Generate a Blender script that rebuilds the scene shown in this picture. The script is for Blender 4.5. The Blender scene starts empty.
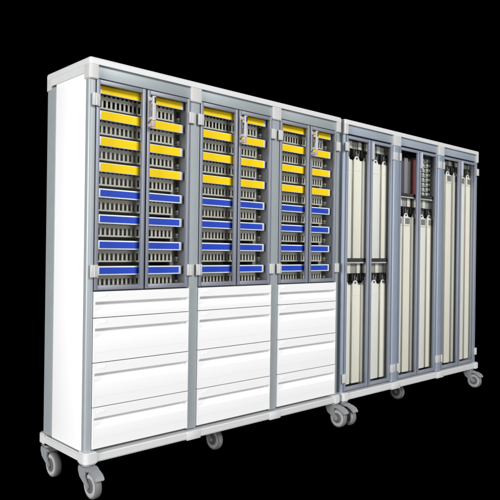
import bpy, bmesh, math, random
from mathutils import Vector, Matrix
random.seed(7)
S = bpy.context.scene
C = S.collection
PI = math.pi

# ------------------------------------------------------------------ materials
def mat(name, col, rough=0.5, metal=0.0, spec=0.5, var=0.0, scale=8.0, bump=0.0, bscale=300.0, coat=0.0):
    m = bpy.data.materials.new(name); m.use_nodes = True
    nt = m.node_tree; b = nt.nodes['Principled BSDF']
    b.inputs['Base Color'].default_value = (*col, 1)
    b.inputs['Roughness'].default_value = rough
    b.inputs['Metallic'].default_value = metal
    b.inputs['Specular IOR Level'].default_value = spec
    b.inputs['Coat Weight'].default_value = coat
    tc = nt.nodes.new('ShaderNodeTexCoord')
    if var > 0:
        n = nt.nodes.new('ShaderNodeTexNoise'); n.inputs['Scale'].default_value = scale
        n.inputs['Detail'].default_value = 4
        nt.links.new(tc.outputs['Object'], n.inputs['Vector'])
        mx = nt.nodes.new('ShaderNodeMix'); mx.data_type = 'RGBA'
        mx.inputs[6].default_value = (*[c*(1-var) for c in col], 1)
        mx.inputs[7].default_value = (*[min(1, c*(1+var)) for c in col], 1)
        nt.links.new(n.outputs['Fac'], mx.inputs[0])
        nt.links.new(mx.outputs[2], b.inputs['Base Color'])
        mr = nt.nodes.new('ShaderNodeMapRange')
        mr.inputs['To Min'].default_value = max(0.02, rough-0.06); mr.inputs['To Max'].default_value = min(1, rough+0.06)
        nt.links.new(n.outputs['Fac'], mr.inputs['Value']); nt.links.new(mr.outputs['Result'], b.inputs['Roughness'])
    if bump > 0:
        n2 = nt.nodes.new('ShaderNodeTexNoise'); n2.inputs['Scale'].default_value = bscale
        nt.links.new(tc.outputs['Object'], n2.inputs['Vector'])
        bp = nt.nodes.new('ShaderNodeBump'); bp.inputs['Strength'].default_value = bump; bp.inputs['Distance'].default_value = 0.0006
        nt.links.new(n2.outputs['Fac'], bp.inputs['Height']); nt.links.new(bp.outputs['Normal'], b.inputs['Normal'])
    return m

def glass_mat():
    m = bpy.data.materials.new('clear_pane'); m.use_nodes = True
    nt = m.node_tree; nt.nodes.clear()
    o = nt.nodes.new('ShaderNodeOutputMaterial'); mix = nt.nodes.new('ShaderNodeMixShader')
    t = nt.nodes.new('ShaderNodeBsdfTransparent'); g = nt.nodes.new('ShaderNodeBsdfGlossy'); f = nt.nodes.new('ShaderNodeFresnel')
    t.inputs['Color'].default_value = (0.97, 0.98, 0.985, 1); g.inputs['Roughness'].default_value = 0.03
    f.inputs['IOR'].default_value = 1.3
    geo = nt.nodes.new('ShaderNodeNewGeometry'); k = nt.nodes.new('ShaderNodeMath'); k.operation = 'SUBTRACT'; k.inputs[0].default_value = .45
    k2 = nt.nodes.new('ShaderNodeMath'); k2.operation = 'MULTIPLY'; k2.use_clamp = True
    nt.links.new(geo.outputs['Backfacing'], k.inputs[1])          # only the outer face of a pane mirrors
    k3 = nt.nodes.new('ShaderNodeMath'); k3.operation = 'MAXIMUM'; k3.inputs[1].default_value = 0
    nt.links.new(k.outputs[0], k3.inputs[0]); nt.links.new(k3.outputs[0], k2.inputs[1])
    nt.links.new(f.outputs[0], k2.inputs[0]); nt.links.new(k2.outputs[0], mix.inputs[0]); nt.links.new(t.outputs[0], mix.inputs[1]); nt.links.new(g.outputs[0], mix.inputs[2])
    nt.links.new(mix.outputs[0], o.inputs['Surface'])
    return m

M = dict(
    white=mat('white_enamel', (.80, .80, .80), .35, 0, .35, .012, 5, .05, 500),
    panel=mat('white_side_laminate', (.86, .86, .86), .4, 0, .3, .01, 4, .05, 500),
    post1=mat('grey_anodised_post', (.32, .352, .372), .42, .15, .4, .04, 14, .08, 700),
    post2=mat('blue_grey_post', (.28, .325, .40), .40, .2, .4, .04, 14, .08, 700),
    head1=mat('grey_header', (.30, .335, .35), .45, .1, .4, .03, 10, .06, 600),
    head2=mat('blue_grey_header', (.30, .345, .40), .45, .1, .4, .03, 10, .06, 600),
    frame=mat('lilac_grey_door_frame', (.215, .23, .275), .42, .12, .5, .04, 18, .06, 700),
    seal=mat('dark_door_seal', (.025, .028, .045), .7, 0, .2),
    rim=mat('pale_grey_plastic', (.585, .59, .59), .45, 0, .35, .03, 12, .15, 400),
    cap=mat('pale_grey_cap', (.51, .51, .50), .45, 0, .35, .03, 12, .15, 400),
    hinge=mat('hinge_plastic', (.50, .50, .49), .45, 0, .4, .04, 20),
    inner=mat('cabinet_lining', (.30, .30, .30), .6, 0, .25, .05, 6),
    inner2=mat('cabinet_back_lining', (.26, .255, .235), .6, 0, .25, .05, 6),
    tray=mat('beige_tray_plastic', (.46, .44, .38), .5, 0, .35, .05, 15, .1, 500),
    lug=mat('runner_lug_plastic', (.55, .54, .47), .5, 0, .3),
    lwhite=mat('label_holder_white', (.82, .82, .84), .4, 0, .35),
    yellow=mat('yellow_label_card', (.96, .64, .006), .6, 0, .12, .03, 20),
    blue=mat('blue_label_card', (.018, .062, .50), .55, 0, .25, .03, 20),
    handle=mat('handle_grey', (.45, .45, .47), .35, 0, .45, .02, 20),
    handle2=mat('handle_lilac_white', (.44, .46, .52), .4, 0, .4, .02, 20),
    pink=mat('pink_lock', (.42, .34, .355), .5, 0, .3),
    black=mat('black_hook_plastic', (.042, .041, .037), .5, 0, .4, .1, 60),
    carton=mat('cream_carton', (.80, .755, .635), .6, 0, .2, .035, 9, .06, 300),
    cartonw=mat('white_carton', (.78, .76, .69), .6, 0, .2, .03, 9, .06, 300),
    cartont=mat('taupe_carton', (.56, .54, .48), .6, 0, .2, .04, 9, .06, 300),  # greyer tone paints shade into the third cartons; also the label line's colour
    tab=mat('hang_tab_white', (.70, .69, .63), .5, 0, .3),
    window=mat('grey_carton_window', (.22, .22, .20), .35, 0, .4, .2, 60),
    bracket=mat('cream_bracket', (.72, .70, .60), .5, 0, .3, .03, 20),
    bracketg=mat('grey_bracket_side', (.33, .315, .28), .55, 0, .3, .05, 20),
    wheelgrey=mat('caster_fork_grey', (.25, .26, .27), .45, 0, .4, .05, 30),
    tyre=mat('caster_tyre_grey', (.165, .165, .17), .65, 0, .3, .06, 40, .2, 300),
    hub=mat('caster_rim_pale', (.40, .40, .405), .45, 0, .4, .04, 40),
    hubdark=mat('caster_web_dark', (.11, .11, .115), .55, 0, .3),
    file_dark=mat('dark_grey_file', (.085, .085, .095), .55, 0, .3, .08, 20),
    file_mauve=mat('mauve_grey_file', (.26, .235, .25), .5, 0, .3, .06, 20),
    file_taupe=mat('taupe_file', (.14, .125, .11), .55, 0, .3, .06, 20),
    file_red=mat('red_file', (.20, .056, .055), .5, 0, .3, .06, 20),
    paper=mat('file_paper', (.68, .62, .56), .8, 0, .1),
    bin=mat('grey_bin', (.46, .465, .43), .5, 0, .3, .1, 40),
    binlip=mat('pale_bin_lip', (.56, .55, .48), .55, 0, .25),
    floor=mat('matte_black_ground', (0, 0, 0), 1, 0, 0),
    frame2=mat('blue_grey_door_frame', (.245, .268, .325), .42, .12, .5, .04, 18, .06, 700),
    glass=glass_mat(),
)

# ------------------------------------------------------------------ mesh helpers
def BM(): return bmesh.new()
def box(bm, x0, x1, y0, y1, z0, z1, bev=0.0, seg=2):
    r = bmesh.ops.create_cube(bm, size=1)
    vs = r['verts']
    bmesh.ops.scale(bm, vec=(x1-x0, y1-y0, z1-z0), verts=vs)
    bmesh.ops.translate(bm, vec=((x0+x1)/2, (y0+y1)/2, (z0+z1)/2), verts=vs)
    if bev > 0:
        es = list({e for v in vs for e in v.link_edges})
        bmesh.ops.bevel(bm, geom=es, offset=bev, segments=seg, affect='EDGES', profile=.5)
    return vs
def prism(bm, pts, axis, a, b):
    """extrude a closed 2-D outline along an axis ('x','y','z') from a to b"""
    def P(u, v, w):
        return {'x': (w, u, v), 'y': (u, w, v), 'z': (u, v, w)}[axis]
    A = [bm.verts.new(P(u, v, a)) for u, v in pts]; B = [bm.verts.new(P(u, v, b)) for u, v in pts]
    n = len(pts)
    fs = [bm.faces.new(A), bm.faces.new(B[::-1])]
    for i in range(n):
        fs.append(bm.faces.new((A[i], B[i], B[(i+1) % n], A[(i+1) % n])))
    bmesh.ops.recalc_face_normals(bm, faces=fs)
def lathe_x(bm, prof, cx, cy, cz, n=40):
    """revolve (offset along x, radius) about the x axis"""
    rings = []
    for dx, r in prof:
        rings.append([bm.verts.new((cx+dx, cy+r*math.cos(2*PI*k/n), cz+r*math.sin(2*PI*k/n))) for k in range(n)])
    fs = []
    for a, b in zip(rings, rings[1:]):
        for k in range(n):
            fs.append(bm.faces.new((a[k], a[(k+1) % n], b[(k+1) % n], b[k])))
    fs.append(bm.faces.new(rings[0])); fs.append(bm.faces.new(rings[-1][::-1]))
    bmesh.ops.recalc_face_normals(bm, faces=fs)
def cyl(bm, c, r, h, axis='z', n=24):
    mt = Matrix.Translation(c)
    if axis == 'x': mt = mt @ Matrix.Rotation(PI/2, 4, 'Y')
    if axis == 'y': mt = mt @ Matrix.Rotation(PI/2, 4, 'X')
    bmesh.ops.create_cone(bm, cap_ends=True, segments=n, radius1=r, radius2=r, depth=h, matrix=mt)
def rounded(x0, x1, y0, y1, radii, n=6):
    """rounded rectangle outline, radii for corners (x0y0, x1y0, x1y1, x0y1)"""
    out = []
    for (cx, cy, sx, sy, a0), r in zip(((x0, y0, 1, 1, PI), (x1, y0, -1, 1, 1.5*PI), (x1, y1, -1, -1, 0), (x0, y1, 1, -1, .5*PI)), radii):
        if r <= 0: out.append((cx, cy)); continue
        for k in range(n+1):
            a = a0 + k/n*PI/2
            out.append((cx+sx*r+r*math.cos(a), cy+sy*r+r*math.sin(a)))
    return out
def obj(name, bm, m, parent=None, smooth=True):
    me = bpy.data.meshes.new(name); bm.to_mesh(me); bm.free()
    for f in me.polygons: f.use_smooth = False
    if smooth:
        for f in me.polygons: f.use_smooth = True
        try: me.set_sharp_from_angle(angle=math.radians(32))
        except Exception: pass
    me.materials.append(m)
    o = bpy.data.objects.new(name, me); C.objects.link(o)
    if parent: o.parent = parent
    return o
def thing(name, label, cat, loc=(0, 0, 0), group=None):
    o = bpy.data.objects.new(name, None); C.objects.link(o); o.location = loc
    o.empty_display_size = .1
    o['label'] = label; o['category'] = cat
    if group: o['group'] = group
    return o
def dup(root, loc, label=None, group=None):
    r = root.copy(); C.objects.link(r); r.location = loc
    if label: r['label'] = label
    if group: r['group'] = group
    for ch in list(root.children):
        c = ch.copy(); C.objects.link(c); c.parent = r
        for g in ch.children:
            d = g.copy(); C.objects.link(d); d.parent = c
    return r

# ------------------------------------------------------------------ dimensions (metres; x along the fronts, y backwards)
DEP = .440
ZT, ZH, ZD = 2.046, 2.012, 1.952        # top of rim, top of header, top of doors
ZDB = .951                              # bottom of glazed doors above the drawers
SEAM = [.951, .826, .615, .406, .2095]   # drawer edges
ZR0, ZR1 = .150, .203                   # base rim
CABS = [
    dict(x0=0.0, x1=1.845, posts=[(0.0, .033), (.592, .655), (1.205, 1.268), (1.813, 1.845)], ptag='1', glazed_low=ZDB),
    dict(x0=1.886, x1=3.756, posts=[(1.886, 1.912), (2.460, 2.544), (3.088, 3.166), (3.732, 3.756)], ptag='2', glazed_low=.207),
]

def caster(parent, x, y, pedal, low_plate=.150, turned=False):
    """x,y: swivel centre; the wheel trails 55 mm towards the front, axle along x"""
    wy, wz, R_ = y-.055, .0615, .0615
    bm = BM()
    cyl(bm, (x, y, low_plate-.007), .026, .014)                       # swivel head
    prism(bm, rounded(x-.030, x+.030, y-.034, y+.030, (.012,)*4), 'z', low_plate-.004, low_plate)
    # hooded fork: an arched crown with two tapering cheeks
    for s in (-1, 1):
        xs = (x+s*.022, x+s*.030) if s > 0 else (x-.030, x-.022)
        prof = [(y+.028, .134), (y+.030, .118), (y+.016, .092), (wy+.022, .064), (wy+.010, .050), (wy-.004, .048), (wy-.011, .056), (wy-.010, .068),
                (wy+.006, .080), (wy+.020, .100), (wy+.014, .120), (wy+.018, .132), (y, .138)]
        prism(bm, prof, 'x', *xs)
    crown = [(y+.027, .140), (y+.031, .126), (y+.020, .124), (wy+.03, .128), (wy-.004, .1265), (wy-.006, .132), (wy+.012, .139)]
    prism(bm, crown, 'x', x-.0295, x+.0295)
    cyl(bm, (x, wy, wz), .008, .068, 'x', 16)
    f = obj('caster', bm, M['wheelgrey'], parent)
    bm = BM()
    lathe_x(bm, [(-.015, .043), (-.016, .052), (-.0145, .058), (-.008, .0612), (0, .0615), (.008, .0612), (.0145, .058), (.016, .052), (.015, .043)], x, wy, wz, 48)
    obj('tyre', bm, M['tyre'], f)
    bm = BM()
    lathe_x(bm, [(-.0175, .034), (-.0180, .036), (-.0180, .0475), (-.0172, .0505), (-.0150, .051), (.0150, .051), (.0172, .0505), (.0180, .0475), (.0180, .036), (.0175, .034)], x, wy, wz, 48)
    obj('rim', bm, M['hub'], f)
    bm = BM()
    lathe_x(bm, [(-.0195, .006), (-.0195, .015), (-.0184, .018), (-.0184, .0335), (.0184, .0335), (.0184, .018), (.0195, .015), (.0195, .006)], x, wy, wz, 36)
    obj('hub', bm, M['hubdark'], f)
    if pedal:
        bm = BM()
        prof = [(wy+.004, .137), (wy-.022, .135), (wy-.052, .123), (wy-.066, .108), (wy-.069, .099), (wy-.064, .094), (wy-.050, .099), (wy-.030, .113), (wy-.010, .122), (wy+.004, .126)]
        prism(bm, prof, 'x', x-.024, x+.024)
        es = [e for e in bm.edges if abs(e.verts[0].co.x-e.verts[1].co.x) < 1e-6]
        bmesh.ops.bevel(bm, geom=es, offset=.004, segments=2, affect='EDGES')
        obj('brake_pedal', bm, M['wheelgrey'], f)
    if turned:
        R_m = Matrix.Translation((x, y, 0)) @ Matrix.Rotation(PI, 4, 'Z') @ Matrix.Translation((-x, -y, 0))
        f.matrix_local = R_m
    return f

def door(parent, xa, xb, z0, z1, hinge_side, has_handle, hz, frame_m):
    """one leaf: frame > pane, hinges, handle"""
    yf, yb, w = -.004, .016, .0185
    bm = BM()
    g = .0042
    xa += g; xb -= g; z0 += g; z1 -= g
    box(bm, xa, xa+w, yf, yb, z0, z1, .0025)
    box(bm, xb-w, xb, yf, yb, z0, z1, .0025)
    box(bm, xa+w-.001, xb-w+.001, yf+.0012, yb-.001, z1-.021, z1-.0006, .002)
    box(bm, xa+w-.001, xb-w+.001, yf+.0012, yb-.001, z0+.0006, z0+.023, .002)
    # thin glazing bead inside
    o = obj('door', bm, frame_m, parent)
    bm = BM()
    box(bm, xa+w-.004, xb-w+.004, .005, .008, z0+.019, z1-.017)
    obj('glass_pane', bm, M['glass'], o)
    for zc in hz:
        bm = BM()
        if hinge_side < 0: a, b = xa-.027, xa+.014
        else: a, b = xb-.014, xb+.027
        if has_handle == 2: a, b = (xb-.008, xb+.052) if xb < 3.6 else (xb-.010, xb+.028)
        if hinge_side < 0 and xa > 2.4: a, b = xa-.016, xa+.008
        mid = xa-.007 if hinge_side < 0 else xb+.007
        box(bm, a, mid-.001, -.017, .001 if False else -.0045, zc-.030, zc+.030, .003)
        box(bm, mid+.001, b, -.015, -.0045, zc-.030, zc+.030, .003)
        cyl(bm, (mid, -.0135, zc), .0055, .056, 'z', 14)
        obj('hinge', bm, M['hinge'], o)
    if has_handle == 2:          # slim flush pull of the tall cabinet
        xc = xa+.010; bm = BM()
        prism(bm, rounded(xc-.007, xc+.009, -.019, -.0035, (.004, .004, .001, .001)), 'z', 1.805, 1.925)
        obj('handle', bm, M['handle2'], o)
    elif has_handle:
        xc = xa+.0115; zc = 1.850
        bm = BM()
        box(bm, xc-.010, xc+.010, -.010, -.0035, zc-.062, zc+.062, .003)
        box(bm, xc-.008, xc+.008, -.040, -.009, zc+.040, zc+.054, .003)
        box(bm, xc-.008, xc+.008, -.040, -.009, zc-.054, zc-.040, .003)
        prism(bm, rounded(xc-.009, xc+.010, -.050, -.038, (.004,)*4), 'z', zc-.060, zc+.060)
        h = obj('handle', bm, M['handle'], o)
        bm = BM()   # cylinder lock below the pull, with its tag
        cyl(bm, (xc, -.022, zc-.080), .011, .036, 'y', 20)
        box(bm, xc-.010, xc+.011, -.044, -.040, zc-.092, zc-.064, .002)
        obj('lock', bm, M['pink'], h)
        bm = BM()   # dark thumb slot at the head of the pull
        box(bm, xc-.002, xc+.0075, -.0512, -.0495, zc+.026, zc+.055, .0008, 1)
        obj('catch', bm, M['seal'], h)
    return o

def shell(cab, root, second):
    x0, x1, posts = cab['x0'], cab['x1'], cab['posts']
    pm, hm = (M['post2'], M['head2']) if second else (M['post1'], M['head1'])
    zl = cab['glazed_low']
    # posts in front (rounded outer corner on the end posts) and at the back
    for i, (a, b) in enumerate(posts):
        bm = BM()
        if i == 0: out = rounded(a, b, 0, .034, (.014, .003, .003, .002))
        elif i == len(posts)-1: out = rounded(a, b, 0, .034, (.003, .012, .002, .003))
        elif second: out = [(a, .034)] + [(a+(b-a)*(.5-.5*math.cos(PI*k/14)), -.012*math.sin(PI*k/14)**.7 if 0 < k < 14 else 0) for k in range(15)] + [(b, .034)]
        else: out = rounded(a, b, 0, .034, (.004, .004, .002, .002))
        prism(bm, out, 'z', ZR1, ZD if i in (1, 2) else ZD+.004)
        obj('post', bm, pm, root)
    for a, b in (posts[0], posts[-1]):
        bm = BM(); prism(bm, rounded(min(a, b), max(a, b), .340, DEP, (.002, .002, .012, .012)), 'z', ZR1, ZD+.012)
        obj('post', bm, pm, root)
    # side panels, back, top, bottom
    for xa, xb in ((x0+.0015, x0+.020), (x1-.020, x1-.0015)):
        bm = BM(); box(bm, xa, xb, .0345, .3395, ZR1-.004, 1.985, .001)
        obj('side_panel', bm, M['panel'], root)
    bm = BM(); box(bm, x0+.021, x1-.021, .424, .436, ZR1, 2.03); obj('back_panel', bm, M['inner2'], root)
    bm = BM(); box(bm, x0+.021, x1-.021, .036, .423, 1.972, 1.986); obj('ceiling_panel', bm, M['inner2'], root)
    bm = BM(); box(bm, x0+.021, x1-.021, .036, .423, .1985, .2045); obj('bottom_panel', bm, M['inner2'], root)
    # partitions behind the middle posts
    for a, b in posts[1:3]:
        bm = BM(); box(bm, (a+b)/2-.018, (a+b)/2+.018, .0345, .4235, .205, 1.9715); obj('partition', bm, M['inner'], root)
    # header rails between the caps
    for (a, b), (c, d) in zip(posts, posts[1:]):
        bm = BM(); box(bm, b+.002, c-.002, .002, .030, ZD+.001, ZH+.006, .002)
        obj('header', bm, hm, root)
    # top rim : rounded edge moulding all round, closed by a lid
    bm = BM()
    o0, o1, p0, p1 = x0-.0045, x1+.0045, -.0112, DEP+.003
    rings = []
    for ins, z in ((.0003, ZH), (0, ZH+.0003), (0, ZT-.014), (.0016, ZT-.0075), (.0055, ZT-.0025), (.012, ZT-.0004), (.020, ZT)):
        rings.append([bm.verts.new((x, y, z)) for x, y in rounded(o0+ins, o1-ins, p0+ins, p1-ins, (max(.001, .013-.55*ins),)*4, 8)])
    for ra, rb in zip(rings, rings[1:]):
        for i in range(len(ra)): bm.faces.new((ra[i], ra[(i+1) % len(ra)], rb[(i+1) % len(ra)], rb[i]))
    bm.faces.new(rings[-1]); bm.faces.new(rings[0][::-1]); bmesh.ops.recalc_face_normals(bm, faces=bm.faces[:])
    obj('top_rim', bm, M['rim'], root)
    for xa, xb in ((x0-.0042, x0+.012), (x1-.012, x1+.0042)):    # deeper end rails
        bm = BM(); box(bm, xa, xb, .030, DEP-.030, 1.974, ZH-.0003); obj('end_rail', bm, M['rim'], root)
    # caps over every post, corner ones wrapped round
    for i, (a, b) in enumerate(posts):
        bm = BM()
        if i == 0: prism(bm, rounded(x0-.0045, b+.010, -.0108, .045, (.013, .003, .002, .003)), 'z', 1.944, ZH-.0002)
        elif i == 3: prism(bm, rounded(a-.010, x1+.0045, -.0108, .045, (.003, .013, .003, .002)), 'z', 1.944, ZH-.0002)
        else: prism(bm, rounded(a-.004, b+.004, -.0145 if second else -.0104, .030, (.004, .004, .002, .002)), 'z', 1.936, ZH-.001)
        es = [e for e in bm.edges if e.verts[0].co.z < 1.95 and e.verts[1].co.z < 1.95]
        bmesh.ops.bevel(bm, geom=es, offset=.003, segments=2, affect='EDGES')
        obj('post_cap', bm, M['cap'], root)
    for k, xe in ((0, x0-.0045), (1, x1+.0045)):
        bm = BM(); lo, hi = (xe, x0+.05) if k == 0 else (x1-.05, xe)
        prism(bm, rounded(lo, hi, .385, DEP+.0027, (.003, .003, .003, .013) if k == 0 else (.003, .003, .013, .003)), 'z', 1.955, ZH-.0002)
        obj('post_cap', bm, M['cap'], root)
    # base rim with a ledge, bumpers at the corners and feet under the posts
    bm = BM()
    prism(bm, rounded(x0-.010, x1+.010, -.024, DEP+.018, (.016,)*4), 'z', ZR0+.004, ZR1-.004 if second else ZR1-.009)
    es = [e for e in bm.edges if abs(e.verts[0].co.z-e.verts[1].co.z) < 1e-5]
    bmesh.ops.bevel(bm, geom=es, offset=.006, segments=3, affect='EDGES')
    obj('base_rim', bm, M['rim'], root)
    for sx in (0, 1):
        for sy in (0, 1):
            xa, xb = (x0-.014, x0+.052) if sx == 0 else (x1-.052, x1+.014)
            ya, yb = (-.028, .040) if sy == 0 else (DEP-.045, DEP+.022)
            rr = [.003]*4; rr[(0, 3, 1, 2)[sx*2+sy]] = .024
            bm = BM(); prism(bm, rounded(xa, xb, ya, yb, rr), 'z', ZR0, ZR1+.001)
            es = [e for e in bm.edges if abs(e.verts[0].co.z-e.verts[1].co.z) < 1e-5]
            bmesh.ops.bevel(bm, geom=es, offset=.005, segments=3, affect='EDGES')
            obj('bumper', bm, M['rim'], root)
    for a, b in posts[1:3]:
        bm = BM(); box(bm, a-.014, b+.014, -.0255, .02, ZR0-.001, ZR1-.012, .003); obj('foot_clip', bm, M['rim'], root)
    # dark seals behind the door gaps
    for (a, b), (c, d) in zip(posts, posts[1:]):
        bm = BM()
        lo, hi, m_ = b-.006, c+.006, (b+c)/2
        y0, y1 = .0170, .0200
        box(bm, b-.0005, b+.013, y0, y1, zl, ZD); box(bm, c-.013, c+.0005, y0, y1, zl, ZD)
        box(bm, m_-.015, m_+.015, y0, y1, zl+.013, ZD-.013)
        box(bm, b+.0132, c-.0132, y0, y1, ZD-.013, ZD); box(bm, b+.0132, c-.0132, y0, y1, zl, zl+.0125)
        obj('door_seal', bm, M['seal'], root)

def grid_wall(bm, xs, zs, hole, y, th):
    V = {}
    fs = []
    for i in range(len(xs)-1):
        for j in range(len(zs)-1):
            if hole(i, j): continue
            q = []
            for (a, b) in ((i, j), (i+1, j), (i+1, j+1), (i, j+1)):
                if (a, b) not in V: V[a, b] = bm.verts.new((xs[a], y, zs[b]))
                q.append(V[a, b])
            fs.append(bm.faces.new(q))
    bmesh.ops.recalc_face_normals(bm, faces=fs)
    r = bmesh.ops.extrude_face_region(bm, geom=fs)
    vs = [v for v in r['geom'] if isinstance(v, bmesh.types.BMVert)]
    bmesh.ops.translate(bm, vec=(0, th, 0), verts=vs)
    bmesh.ops.recalc_face_normals(bm, faces=bm.faces[:])

# =================================================================== setting
bm = BM(); box(bm, -30, 30, -30, 30, -.05, 0.0)
fl = obj('ground', bm, M['floor'], None, False); fl['kind'] = 'structure'

# =================================================================== the drawer cabinet
cabA = thing('storage_cabinet', 'long grey and white wheeled cabinet with white drawers under three double glass doors', 'cabinet', (0, 0, 0))
shell(CABS[0], cabA, False)
P1 = CABS[0]['posts']
BAY1 = [(P1[i][1], P1[i+1][0]) for i in range(3)]
for a, b in BAY1:
    m_ = a+(b-a)*.5+.002
    door(cabA, a, m_, ZDB, ZD, -1, False, (1.848, 1.046), M['frame'])
    door(cabA, m_, b, ZDB, ZD, 1, True, (1.848, 1.046), M['frame'])
    # shelf under the glazed part
    bm = BM(); box(bm, a-.005, b+.005, .036, .423, ZDB-.004, ZDB+.012); obj('shelf', bm, M['inner'], cabA)
    # slotted runner walls at both sides of the bay
    for s in (-1, 1):
        bm = BM()
        if s < 0: box(bm, a-.008, a+.004, .034, .42, ZDB+.013, 1.971)
        else: box(bm, b-.004, b+.008, .034, .42, ZDB+.013, 1.971)
        r = obj('runner_wall', bm, M['inner'], cabA)
        bm = BM()        # upright rail that carries the lugs
        if s < 0: box(bm, a+.0042, a+.034, .114, .117, ZDB+.013, 1.971)
        else: box(bm, b-.040, b-.0042, .114, .117, ZDB+.013, 1.971)
        obj('runner_rail', bm, M['bracketg'], r)
        bm = BM()
        for k in range(16):
            zc = 1.915-.0620*k
            xa, xb = (a+.0042, a+.022) if s < 0 else (b-.022, b-.0042)
            box(bm, xa, xb, .080, .112, zc-.009, zc+.005, .002)
            box(bm, xa+.004, xb-.002, .083, .41, zc-.020, zc-.011, .001)
        obj('runner_lugs', bm, M['lug'], r)

def drawer(a, b, zt, zb, tall):
    a += .0022; b -= .0022; zt -= .0020; zb += .0020
    F = -.010
    def prof(front):
        p = [(front+.0015, zt), (front, zt-.0015), (front, zt-.046), (front+.002, zt-.049), (front+.010, zt-.0495)]
        p += [(front+.0225, zt-.0502), (front+.0262, zt-.0528), (front+.0272, zt-.057), (front+.0260, zt-.063), (front+.0215, zt-.0715), (front+.0145, zt-.0795), (front+.0072, zt-.086), (front+.0025, zt-.0915), (front+.0015, zt-.096)]
        if tall:
            p += [(front+.0015, zb+.0470), (front+.0022, zb+.0466), (front+.0022, zb+.0015)]
        p += [(front+.0035, zb), (.030, zb), (.030, zt)]
        return p
    bm = BM()
    prism(bm, prof(F), 'x', a+.0058, b-.0020)
    for xa, xb in ((a, a+.0057), (b-.0019, b)):      # end cheeks of the front
        prism(bm, [(F+.0015, zt), (F, zt-.0015), (F+.0012, zt-.05), (F+.0018, zb+.002), (F+.0035, zb), (.030, zb), (.030, zt)], 'x', xa, xb)
    box(bm, a+.012, b-.012, .0301, .40, zb+.01, zt-.03)                # the drawer's own tub
    d = obj('drawer', bm, M['white'], cabA)
    bm = BM(); box(bm, a+.022, a+.062, F-.0012, F+.001, zt-.026, zt-.012, .0005, 1)
    obj('label_plate', bm, M['lwhite'], d)
for a, b in BAY1:
    for k in range(4):
        drawer(a, b, SEAM[k], SEAM[k+1], k > 0)
    bm = BM(); box(bm, a-.004, b+.004, .031, .0345, .205, SEAM[0]-.006); obj('drawer_seal', bm, M['seal'], cabA)

for x, y, p in ((.019, .010, True), (.012, .392, False), (1.811, .010, True), (1.815, .400, False), (.900, .191, False)):
    caster(cabA, x, y, p, turned=(x > 1.5 and y > .3))

# trays, one thing each, standing on the runners
def make_tray(w, n):
    """local frame: x 0..w along the front, y backwards from the tray front, z from the tray's bottom"""
    t = thing('storage_tray', 'tray', 'tray')
    H = .098
    x0, x1 = .016, w-.030
    pitch = (x1-x0-.012)/n
    xs = [x0]; hx = set()
    for k in range(n):
        l = x0+.006+pitch*k+pitch*.22
        hx.add(len(xs)); xs += [l, l+pitch*.56]
    xs.append(x1)
    zs = [0, .0075, .0420, .0595, .0700, H]
    bm = BM()
    grid_wall(bm, xs, zs, lambda i, j: i in hx and j in (1, 3), 0.0, .003)
    obj('front_wall', bm, M['tray'], t, False)
    bm = BM()
    box(bm, x0, x0+.003, .0032, .33, 0, H); box(bm, x1-.003, x1, .0032, .33, 0, H)
    box(bm, x0+.0032, x1-.0032, .327, .33, 0, H); box(bm, x0+.0032, x1-.0032, .0032, .3268, 0, .003)
    obj('tub', bm, M['tray'], t, False)
    bm = BM()
    box(bm, 0, w, -.044, -.036, .0615, .1055, .0015)
    box(bm, .010, w-.010, -.0362, .003, H+.0005, H+.0035)
    obj('label_holder', bm, M['lwhite'], t)
    return t
def with_card(t, w, m, border):
    bm = BM(); box(bm, .017, w-.017, -.0452, -.0438, .0615+border, .1055-border)
    obj('label_card', bm, m, t)
PITCH = .1240
first = {}
bay_words = ['left bay, over the leftmost drawers', 'middle bay, over the middle drawers', 'right bay, beside the tall cabinet']
row_words = ['topmost', 'second', 'third', 'lowest']
for bi, (a, b) in enumerate(BAY1):
    w = b-a-.056
    for r in range(8):
        col = 'yellow' if r < 4 else 'blue'
        lab = '%s %s-labelled slotted beige tray in the %s' % (row_words[r % 4], col, bay_words[bi])
        loc = (a+.033, .078, 1.9140-.0835-PITCH*r)
        if (bi, col) not in first:
            t = make_tray(w, 18)
            with_card(t, w, M[col], .0030 if col == 'yellow' else .0065)
            t.location = loc; t['label'] = lab; t['group'] = 'slotted trays behind the glass doors'
            first[bi, col] = t
        else:
            dup(first[bi, col], loc, lab)

# =================================================================== the tall cabinet
cabB = thing('storage_cabinet', 'tall blue-grey wheeled cabinet with full-height glass doors and hanging cartons', 'cabinet', (0, 0, 0))
shell(CABS[1], cabB, True)
P2 = CABS[1]['posts']
BAY2 = [(P2[i][1], P2[i+1][0]) for i in range(3)]
for a, b in BAY2:
    m_ = a+(b-a)*.5+.002
    door(cabB, a, m_, .207, ZD-.008, -1, False, (1.860, .300), M['frame2'])
    door(cabB, m_, b, .207, ZD-.008, 1, 2, (1.860, .300), M['frame2'])
for x, y, p in ((1.897, .000, True), (3.66, .010, True), (1.90, .400, False), (3.72, .400, False), (2.781, .204, False)):
    caster(cabB, x, y, p, turned=y > .3)

YB = .046           # front plane of the cartons
BW = .088
OFF = {0: (.0365, .1107), 1: (.030, .1112), 2: (.0225, .1135)}
def box_x(a, k):
    i = min(range(3), key=lambda q: abs(BAY2[q][0]-a)); return a+OFF[i][0]+OFF[i][1]*k-(.017, .010, .010)[i]*(k == 2)          # left edge of carton k in its bay
# dividing shelves
def shelf(a, b, z, th=.022):
    bm = BM(); box(bm, a-.010, b+.010, .036, .4235, z-th, z, .001); s = obj('shelf', bm, M['black'], cabB)
    bm = BM(); box(bm, a-.008, b+.008, .0335, .0355, z-th-.008, z-th+.001); obj('shelf_edge', bm, M['hinge'], s)
    return s
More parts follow.
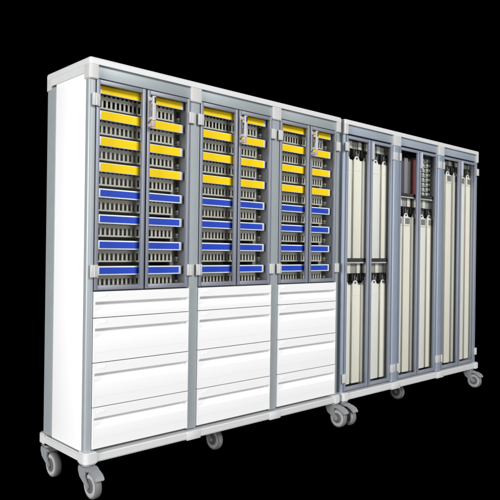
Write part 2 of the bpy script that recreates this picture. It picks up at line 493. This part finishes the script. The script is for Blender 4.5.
# hanging gear for one tier: brackets, hook bar with hooks
def tier(a, b, ztop, zhook):
    """brackets hang from ztop, black hooks end at zhook"""
    bm = BM()
    box(bm, a+.002, b-.002, .085, .100, zhook+.046, zhook+.063, .002)
    for k in range(5):
        xc = box_x(a, k)+BW/2
        for dx in (-.027, .003, .031):
            box(bm, xc+dx-.0075, xc+dx+.0075, .058, .084, zhook+.014+.006*(dx == 0), zhook+.062, .003)
        cyl(bm, (xc, .068, zhook+.001), .004, .036, 'y', 10)
    hb = obj('hook_bar', bm, M['black'], cabB)
    bm = BM()
    for k in range(5):
        xc = box_x(a, k)+BW/2
        box(bm, xc-.014, xc-.004, .0555, .0578, zhook+.022, zhook+.050, .001); box(bm, xc+.010, xc+.021, .0555, .0578, zhook+.016, zhook+.040, .001)
    obj('hook_clip', bm, M['window'], hb)
    for k in range(5):
        x = box_x(a, k)
        bm = BM(); box(bm, x+.064, x+.102, .060, .066, zhook+.067, ztop-.0005, .001)
        g = obj('hanger_bracket', bm, M['bracket'], cabB)
        bm = BM(); box(bm, x-.008, x+.0635, .067, .072, zhook+.067, ztop-.003, .001)
        obj('bracket_side', bm, M['bracketg'], g)

def make_carton(h, windowed, m):
    """hangs by its tab: origin at the hole, body below"""
    t = thing('hanging_carton', 'carton', 'carton')
    bm = BM()
    box(bm, -BW/2, BW/2, 0, .30, -h, -.014, .002)
    obj('carton_body', bm, m, t)
    if not windowed:
        bm = BM(); box(bm, -BW/2+.002, BW/2-.002, -.0012, .0005, -.0875, -.0855); obj('lid_seam', bm, M['tab'], t)
    # tab with a real hole
    bm = BM(); n = 20
    inner = [bm.verts.new((.008*math.cos(2*PI*k/n), .010, .008*math.sin(2*PI*k/n))) for k in range(n)]
    outer = []
    for k in range(n):
        an = 2*PI*k/n; c, s = math.cos(an), math.sin(an)
        if s >= -.05: outer.append(bm.verts.new((.026*c, .010, .018*s)))
        else: outer.append(bm.verts.new((max(-.034, min(.034, .045*c)), .010, max(-.018, .03*s))))
    fs = [bm.faces.new((inner[k], outer[k], outer[(k+1) % n], inner[(k+1) % n])) for k in range(n)]
    r = bmesh.ops.extrude_face_region(bm, geom=fs)
    bmesh.ops.translate(bm, vec=(0, .004, 0), verts=[v for v in r['geom'] if isinstance(v, bmesh.types.BMVert)])
    bmesh.ops.recalc_face_normals(bm, faces=bm.faces[:])
    obj('hang_tab', bm, M['tab'], t)
    if windowed:
        bm = BM(); box(bm, -BW/2+.018, BW/2-.008, -.0016, .0005, -.068, -.022, .0004, 1); obj('window', bm, M['window'], t)
        bm = BM(); box(bm, -BW/2+.001, BW/2-.001, -.0010, .0005, -.084, -.0765); obj('label_line', bm, M['cartont'], t)
    return t

MATS = ['cartonw', 'carton', 'cartont', 'cartonw', 'carton']  # third entry is a carton with shade beside the centre stile painted in
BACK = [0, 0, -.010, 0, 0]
pos_words = ['first', 'second', 'third', 'fourth', 'fifth']
proto = {}
def hang(bay, zhook, zbot, windowed, where):
    a, b = BAY2[bay]
    for k in range(5):
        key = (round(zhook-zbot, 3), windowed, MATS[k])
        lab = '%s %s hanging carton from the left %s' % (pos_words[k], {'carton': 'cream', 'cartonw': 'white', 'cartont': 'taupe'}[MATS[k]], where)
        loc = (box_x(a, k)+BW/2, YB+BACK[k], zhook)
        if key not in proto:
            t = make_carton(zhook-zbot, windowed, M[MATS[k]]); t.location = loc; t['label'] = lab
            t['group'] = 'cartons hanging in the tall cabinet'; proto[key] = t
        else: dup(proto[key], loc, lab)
# left bay: two tiers
a, b = BAY2[0]
shelf(a, b, 1.107, .026)
tier(a, b, 1.971, 1.806); hang(0, 1.806, 1.108, False, "in the left bay's upper tier")
tier(a, b, 1.080, .935); hang(0, .935, .237, False, "in the left bay's lower tier")
# middle bay: shelf with files, then one tier
a, b = BAY2[1]
shelf(a, b, 1.606, .027)
tier(a, b, 1.578, 1.440); hang(1, 1.440, .237, True, "below the files in the middle bay")
# right bay: one tall tier
a, b = BAY2[2]
tier(a, b, 1.971, 1.822); hang(2, 1.822, .237, True, "in the right bay, the full-height cartons")

# files on the middle shelf
def file_(x, w, h, d, m, label, paper=None):
    t = thing('file_binder', label, 'file', (x, .070, 1.6065))
    bm = BM()
    box(bm, 0, w, 0, .010, 0, h, .003); box(bm, 0, .003, .0102, d, 0, h); box(bm, w-.003, w, .0102, d, 0, h)
    obj('cover', bm, m, t)
    bm = BM(); box(bm, .0032, w-.0032, .0104, d-.006, .004, h-.006); obj('pages', bm, M['paper'], t)
    if paper:
        bm = BM(); box(bm, -.012, -.001, .002, d, 0, h-.004, .001); obj('slip_case', bm, M['paper'], t)
    return t
a, b = BAY2[1]
file_(a+.110, .062, .250, .26, M['file_dark'], 'dark grey file at the left end of the shelf above hanging cartons')
file_(a+.177, .050, .279, .26, M['file_mauve'], 'tall pale mauve-grey file second from left on the cabinet shelf')
file_(a+.230, .042, .255, .26, M['file_taupe'], 'brown-grey file between the mauve file and the red file')
file_(a+.286, .056, .278, .26, M['file_red'], 'red file with a pale slip edge on the cabinet shelf', True)
# stack of little bins beside the files
def make_bin():
    t = thing('small_bin', 'bin', 'bin')
    bm = BM(); W, D_, H = .135, .20, .0375
    prism(bm, [(.006, 0), (W-.006, 0), (W, H), (W-.004, H), (W-.009, .004), (.009, .004), (.004, H), (0, H)], 'y', .012, D_)
    for xk in (.046, .090): box(bm, xk-.001, xk+.001, .0125, D_, .0045, H-.004)
    box(bm, .0095, W-.0095, .0122, .0145, .0045, H-.012, .0005, 1)
    obj('bin_tub', bm, M['bin'], t)
    bm = BM()
    for k, cx in enumerate((.016, .072, .122)):
        box(bm, cx-.012, cx+.012, -.006, .010, .010, .028, .002, 2)
    obj('bin_lip', bm, M['binlip'], t)
    return t
N = 8
names = ['bottom', 'second', 'third', 'fourth', 'fifth', 'sixth', 'seventh', 'topmost']
b0 = make_bin(); b0['group'] = 'small bins stacked beside the files'
for k in range(N):
    loc = (a+.424, .070, 1.6065+.0386*k)
    lab = ('%s small grey bin of the stack beside the files' % names[k]) if k in (0, 7) else '%s small grey bin from the bottom of the stack beside the files' % names[k]
    if k == 0: b0.location = loc; b0['label'] = lab
    else: dup(b0, loc, lab)

# =================================================================== light, world, camera
def area(name, loc, target, size, power, col=(1, 1, 1), sy=None):
    l = bpy.data.lights.new(name, 'AREA'); l.energy = power; l.color = col; l.shape = 'RECTANGLE'; l.size = size; l.size_y = sy or size
    o = bpy.data.objects.new(name, l); C.objects.link(o); o.location = loc
    o.rotation_euler = (Vector(target)-Vector(loc)).to_track_quat('-Z', 'Y').to_euler()
    return o
area('softbox_key', (1.8, -8.4, 6.3), (1.9, 0, 1.0), 5.6, 900, (1, 1, 1), 2.8)
area('softbox_fill', (2.2, -9.0, 1.6), (2.2, 0, 1.0), 5.0, 270, (1, 1, 1), 2.6)
area('softbox_side', (-9.0, -1.6, 1.7), (0.0, .2, 1.0), 4.0, 1250, (1, 1, 1), 4.0)

w = bpy.data.worlds.new('World'); S.world = w; w.use_nodes = True
w.node_tree.nodes['Background'].inputs[0].default_value = (0, 0, 0, 1)
w.node_tree.nodes['Background'].inputs[1].default_value = 0

cd = bpy.data.cameras.new('camera'); co = bpy.data.objects.new('camera', cd); C.objects.link(co)
px, yw, ro = math.radians(.05090493), math.radians(43.14503487), math.radians(.76489256)
fwd = Vector((math.sin(yw)*math.cos(px), math.cos(yw)*math.cos(px), math.sin(px)))
rt = Vector((math.cos(yw), -math.sin(yw), 0)); up = rt.cross(fwd)
r2 = math.cos(ro)*rt+math.sin(ro)*up; u2 = -math.sin(ro)*rt+math.cos(ro)*up
co.matrix_world = Matrix(((r2.x, u2.x, -fwd.x, -1.4262288), (r2.y, u2.y, -fwd.y, -2.62598756), (r2.z, u2.z, -fwd.z, 1.15206213), (0, 0, 0, 1)))
cd.sensor_width = 36; cd.lens = 623.07/500*36; cd.clip_start = .05; cd.clip_end = 200
S.camera = co
S.view_settings.view_transform = 'Standard'; S.view_settings.look = 'None'
S.view_settings.exposure = 0; S.view_settings.gamma = 1
S.render.resolution_x = S.render.resolution_y = 1024
S.cycles.max_bounces = 8; S.cycles.transparent_max_bounces = 12
